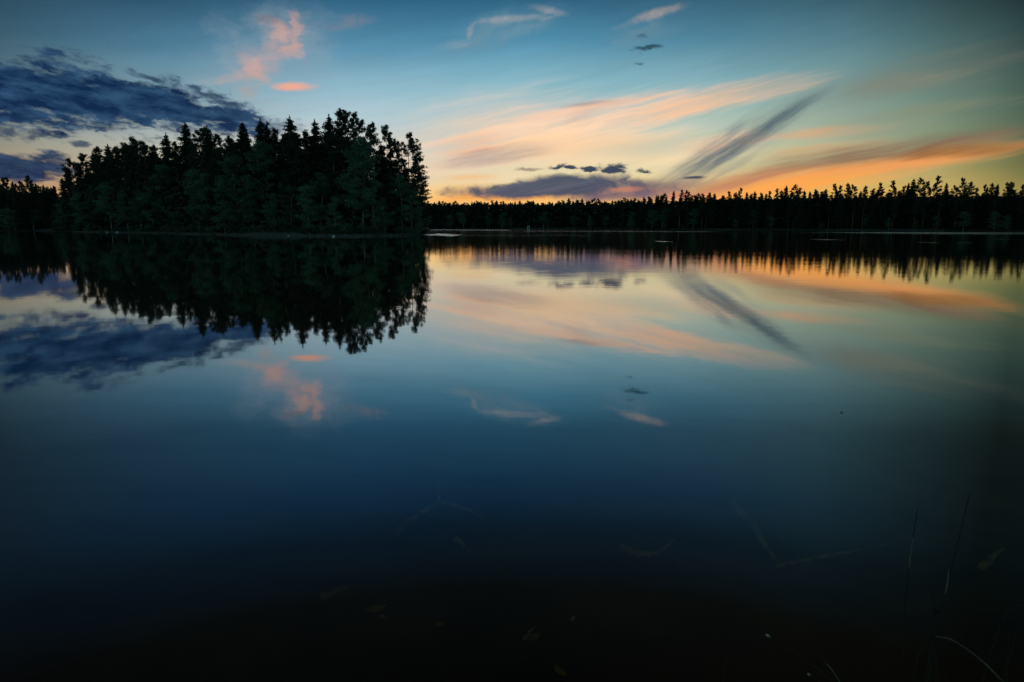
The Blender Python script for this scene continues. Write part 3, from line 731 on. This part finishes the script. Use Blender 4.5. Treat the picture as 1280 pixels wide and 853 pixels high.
# ---------------------------------------------------------------- reeds and rocks on the waterline
def blades(name, front, x0, x1, n, h0, h1, wdt, out_, label, m='reed'):
    V = []; 
    for i in range(n):
        px = x0+(x1-x0)*(rng.random() if x1-x0 > 100 else (rng.random()+rng.random())/2); a, _ = ray(px, 288); Y = shore_depth(front, a)-out_*rng.random()+.4; x = a*Y
        hh = h0+(h1-h0)*rng.random(); lx = rng.normal()*.12; 
        V += [(x-wdt/2, Y, -.1), (x+wdt/2, Y, -.1), (x+lx, Y+rng.normal()*.05, hh)]
    o = link(name, mesh(name, np.array(V), np.arange(len(V)).reshape(-1, 3), MT[m])); tag(o, label, 'reeds', kind='stuff')
blades('shore_reeds', isle_front, 304, 380, 1500, .15, .8, .05, 2.2, 'pale reed strip along the water at the island middle')
blades('shore_reeds', isle_front, 90, 528, 5200, .2, .5, .05, 1.0, 'thin pale grass along the foot of the island')
blades('shore_reeds', far_front, 640, 800, 2000, .3, .8, .12, 2.0, 'thin pale reeds along the far shore under the grey cloud')
blades('shore_reeds', far_front, 840, 1180, 3500, .3, .7, .08, 1.5, 'thin pale reeds along the right far shore')
def rock(px, py, s, label):
    p = onwater(px, py); bm = bmesh.new(); bmesh.ops.create_icosphere(bm, subdivisions=3, radius=1)
    for v in bm.verts:
        k = 1+.22*math.sin(v.co.x*3.1+px)+.18*math.sin(v.co.y*4.3+v.co.z*2)+rng.normal()*.02
        v.co = Vector((v.co.x*k*s, v.co.y*k*s*.8, max(v.co.z, -.4)*k*s*.45))
    me = bpy.data.meshes.new('shore_rock'); bm.to_mesh(me); bm.free(); me.materials.append(MT['rock'])
    o = link('shore_rock', me); o.location = (p.x, p.y, .05); tag(o, label, 'rock', 'pale rocks on the island waterline')
rock(134,290.8,.32,'small pale rock at the foot of the leaning white birch trunk'); rock(146.5,291.0,.42,'wider flat pale rock right of the leaning white trunk')
rock(361,295.2,.2,'tiny pale rock at the right end of the reed strip'); rock(417,295.9,.26,'small grey rock at the waterline below the summit trees')

# small hut on the far shore
h0 = onwater(660.5, 286.6); hut = empty('lakeside_hut', (h0.x, h0.y+1, .1)); tag(hut, 'tiny pale green hut at the far waterline, alone under the grey cloud', 'hut')
def box(x0,x1,y0,y1,z0,z1):
    return [(x0,y0,z0),(x1,y0,z0),(x1,y1,z0),(x0,y1,z0),(x0,y0,z1),(x1,y0,z1),(x1,y1,z1),(x0,y1,z1)], [(0,3,2,1),(4,5,6,7),(0,1,5,4),(1,2,6,5),(2,3,7,6),(3,0,4,7)]
hm = bark('hut_paint', (.22,.34,.30), (.34,.46,.40), 3, (1,1,1)); hr = bark('hut_roofing', (.16,.24,.22), (.3,.4,.36), 2, (1,1,1))
v, f = box(-.75,.75,-.7,.7,0,1.7); link('wall', mesh('wall', v, f, hm), hut)
link('roof', mesh('roof', [(-.95,-.9,1.65),(.95,-.9,1.65),(.95,.9,1.65),(-.95,.9,1.65),(0,-.9,2.35),(0,.9,2.35)], [(0,1,4),(1,2,5,4),(2,3,5),(3,0,4,5),(3,2,1,0)], hr), hut)
v, f = box(-.35,.35,-.74,-.703,.02,1.5); link('door', mesh('door', v, f, MT['seed']), hut)

# ---------------------------------------------------------------- sunken wood and leaves in the shallows
def bedz(x, y):
    d = y-(1.15+.12*math.sin(x*1.3)+.08*math.sin(x*3.1+1)); return -(.09*d+.012*min(max(d,0),14)**2) if d > 0 else min(-d*.12, .55)
def onbed(px, py, lift=.02):
    a, b = ray(px, py); Y = 2.0
    for _ in range(12): Y = (bedz(a*Y, Y)+lift-CAM_H)/b
    return Vector((a*Y, Y, CAM_H+b*Y))
def sunken(paths, r, label):
    root = None; tb = Tubes()
    for p in paths:
        P = []
        for i in range(len(p)-1):
            a, b = onbed(*p[i], .05), onbed(*p[i+1], .05)
            for k in range(5): q = a.lerp(b, k/5); P.append(q+Vector((rng.normal()*.003, rng.normal()*.005, rng.normal()*.003)))
        P.append(onbed(*p[-1], .05)); n = len(P)
        tb.add(P, [r*(1-.75*i/(n-1)) for i in range(n)], 6); r *= .7
    o = link('sunken_branch', tb.mesh('sunken_branch', MT['deadwood'])); tag(o, label, 'branch', 'branches lying on the lake bed')
sunken([[(492,670),(506,656),(520,646),(535,636),(550,628),(549,606),(546,598)], [(550,628),(572,633),(592,641),(612,656)]], .022, 'thin forked sunken branch with one arm upright, in the middle shallows')
sunken([[(775,684),(790,691),(810,694),(828,690),(845,674)]], .02, 'short sunken branch curved like a smile, right of centre')
sunken([[(569,673),(578,680),(588,690)]], .016, 'stub of sunken wood below the forked branch')
sunken([[(915,628),(940,655),(958,684),(974,706)]], .028, 'faint sunken branch slanting down right of the curved one')
sunken([[(972,708),(1020,697),(1070,688),(1110,679)]], .010, 'long thin sunken stick running right from the slanting branch')
sunken([[(1228,710),(1242,697),(1256,685)]], .018, 'short sunken stick behind the tall grass stems')
sunken([[(400,750),(424,738),(436,734)], ], .02, 'short sunken stick at the left of the shallows')
sunken([[(655,798),(662,790),(668,784)]], .008, 'tiny sunken twig beside the ochre leaf')
def leaf(px, py, s, m, label):
    p = onbed(px, py, .03); pts = []
    for i in range(10):
        t = i/9*math.pi; pts.append((s*math.cos(t), s*.45*math.sin(t), s*.12*math.sin(3*t)))
    for i in range(1, 9):
        t = math.pi+i/9*math.pi; pts.append((s*math.cos(t), s*.45*math.sin(t), 0))
    V = [(0,0,.012)]+pts+[(q[0], q[1], q[2]-.003) for q in pts]+[(0,0,.009)]; n = len(pts)
    Fc = [(0,1+i,1+(i+1)%n) for i in range(n)]+[(1+i,1+n+i,1+n+(i+1)%n,1+(i+1)%n) for i in range(n)]+[(2*n+1,1+n+(i+1)%n,1+n+i) for i in range(n)]
    o = link('sunken_leaf', mesh('sunken_leaf', V, Fc, MT[m])); o.location = p; o.rotation_euler = (rng.normal()*.2, rng.normal()*.2, rng.random()*6); tag(o, label, 'leaf', 'leaves lying on the lake bed')
leaf(470,760,.042,'fallen','larger ochre leaf on the lake bed left of centre'); leaf(667,796,.03,'fallen','ochre leaf on the lake bed beside the tiny twig')
leaf(700,838,.025,'fallen','brown leaf on the lake bed at the bottom edge'); leaf(549,780,.02,'fallen','small leaf on the lake bed between the two ochre ones')
leaf(716,773,.014,'bud','tiny white speck of a leaf, brightest thing in the dark shallows'); leaf(976,673,.013,'bud','tiny pale leaf above the long thin stick')
leaf(1034,694,.013,'bud','tiny pale leaf lying on the long thin stick'); leaf(478,771,.02,'fallen','small scrap of leaf just below the larger ochre leaf')

# ---------------------------------------------------------------- grass stems on the near bank, bottom right
GG = 'grass stems on the near bank'
def stem(path, Y, r0, label, m='stem', head=None, light=None, foot=None):
    P = [at(px, py, Y+dy) for px, py, dy in path]
    last = P[0]; d = (P[0]-P[1]); d.z = 0
    zb = bedz(last.x, last.y)-.02
    if last.z > zb+.03: P = [Vector((last.x+d.x*.25, last.y+d.y*.25-.02, min(zb, last.z-.02)))]+P
    Q = []                                                      # Catmull-Rom through the points
    for i in range(len(P)-1):
        p0, p1, p2, p3 = P[max(i-1,0)], P[i], P[i+1], P[min(i+2,len(P)-1)]
        for k in range(6):
            t = k/6; Q.append(.5*((2*p1)+(p2-p0)*t+(2*p0-5*p1+4*p2-p3)*t*t+(3*p1-p0-3*p2+p3)*t**3))
    Q.append(P[-1]); n = len(Q)
    root = empty('grass_stem', tuple(Q[0])); tag(root, label, 'grass stem', GG)
    def rel(o): o.parent = root; o.location = -Vector(Q[0])
    cut = 1.0 if light is None else light[0]
    rad = [r0*(1-.7*i/(n-1)) for i in range(n)]
    if light is None:
        tb = Tubes(); tb.add(Q, rad, 5); rel(link('stalk', tb.mesh('stalk', MT[m])))
    else:
        a, b = int(light[0]*(n-1)), int(light[1]*(n-1))
        tb = Tubes(); tb.add(Q[:a+1], rad[:a+1], 5)
        if b < n-1: tb.add(Q[b:], rad[b:], 5)
        rel(link('stalk', tb.mesh('stalk', MT[m])))
        tb = Tubes(); tb.add(Q[a:b+1], [q*1.5 for q in rad[a:b+1]], 5); rel(link('pale_sheath', tb.mesh('pale_sheath', MT['straw'])))
    if head:
        hm_, L, w_ = head; dv = (Q[-1]-Q[-3]).normalized(); tb = Tubes()
        tb.add([Q[-1]-dv*.002, Q[-1]+dv*L*.3, Q[-1]+dv*L*.65, Q[-1]+dv*L], [w_*.4, w_, w_*.85, w_*.15], 7); rel(link('seed_head', tb.mesh('seed_head', MT[hm_])))
stem([(1126,870,0),(1130,780,.0),(1135,720,.03),(1140,680,.03),(1147,636,.04)], 1.62, .0028, 'tall nearly upright stem left of the clump, with a pale section near its tip', light=(.66,.84))
stem([(1146,900,0),(1160,830,0),(1172,770,.02),(1192,700,.05),(1204,650,.08),(1213,615,.1)], 1.60, .0030, 'tallest arching stem of the clump, tip leaning right')
stem([(1152,900,0),(1165,820,0),(1178,760,.0),(1184,730,.01),(1186,708,.02)], 1.52, .0026, 'stem with a pale upper part in the middle of the clump', light=(.7,.98))
stem([(1176,900,0),(1170,820,0),(1169,780,0),(1170,766,0)], 1.5, .0018, 'short stem bearing the lower black seed head', head=('seed',.016,.0042))
stem([(1172,900,0),(1168,820,0),(1168,770,.0),(1167,746,0)], 1.56, .0015, 'short stem bearing the upper black seed head', head=('seed',.012,.0036))
stem([(1160,900,0),(1168,800,0),(1180,762,0),(1190,745,.0),(1199,734,0)], 1.5, .0016, 'thin side stem bending right from the clump')
stem([(1135,900,0),(1145,830,0),(1158,800,.0),(1172,778,.02)], 1.45, .0018, 'faint low stem curving up to the clump from the left')
stem([(1290,900,0),(1246,845,0),(1222,822,0),(1200,806,0),(1184,798,0),(1170,796,0)], 1.42, .0034, 'straw-coloured blade arching down to the left, palest of the stems', 'straw')
stem([(1215,900,0),(1230,845,0),(1244,800,0),(1256,772,.0),(1275,757,.02),(1300,760,.04)], 1.45, .0026, 'stem arching over to the right edge')
stem([(1240,900,0),(1256,840,0),(1268,800,0),(1282,760,.0)], 1.4, .0024, 'dark straight stem leaning out at the right edge')
stem([(1262,900,0),(1258,840,0),(1262,790,0),(1268,740,0)], 1.7, .0018, 'thin dark upright stem behind the arching one at the right edge')
stem([(1066,900,0),(1032,846,0),(1010,828,0),(984,808,0),(962,796,0)], 1.35, .0018, 'slanting stem tipped with a pale drop-shaped bud, bottom right of centre', head=('bud',.012,.0036))
stem([(1070,900,0),(1052,858,0),(1040,838,0),(1030,826,0),(1020,810,0),(1008,800,0)], 1.38, .0018, 'slanting stem with a pale middle section beside the bud-tipped one', light=(.3,.62))
stem([(1050,900,0),(1030,858,0),(1020,850,0),(1012,844,0)], 1.33, .0015, 'shortest stem with a small pinkish bud at the bottom edge', head=('bud',.008,.003))
stem([(902,900,0),(904,850,0),(907,830,0),(910,808,0)], 1.4, .0034, 'single short blade standing alone at the bottom edge')
stem([(1190,900,0),(1184,850,0),(1172,826,0),(1160,812,0)], 1.4, .0016, 'thin low stem crossing the foot of the clump')

p = onwater(1052, 516); tb = Tubes(); tb.add([(-.012,0,0),(-.004,.002,.001),(.006,.0,.001),(.013,-.002,0)], [.001,.003,.0025,.001], 6)
o = link('floating_twig', tb.mesh('floating_twig', MT['seed'])); o.location = (p.x, p.y, .004); tag(o, 'tiny dark scrap of bark floating alone on the open water right of centre', 'twig')
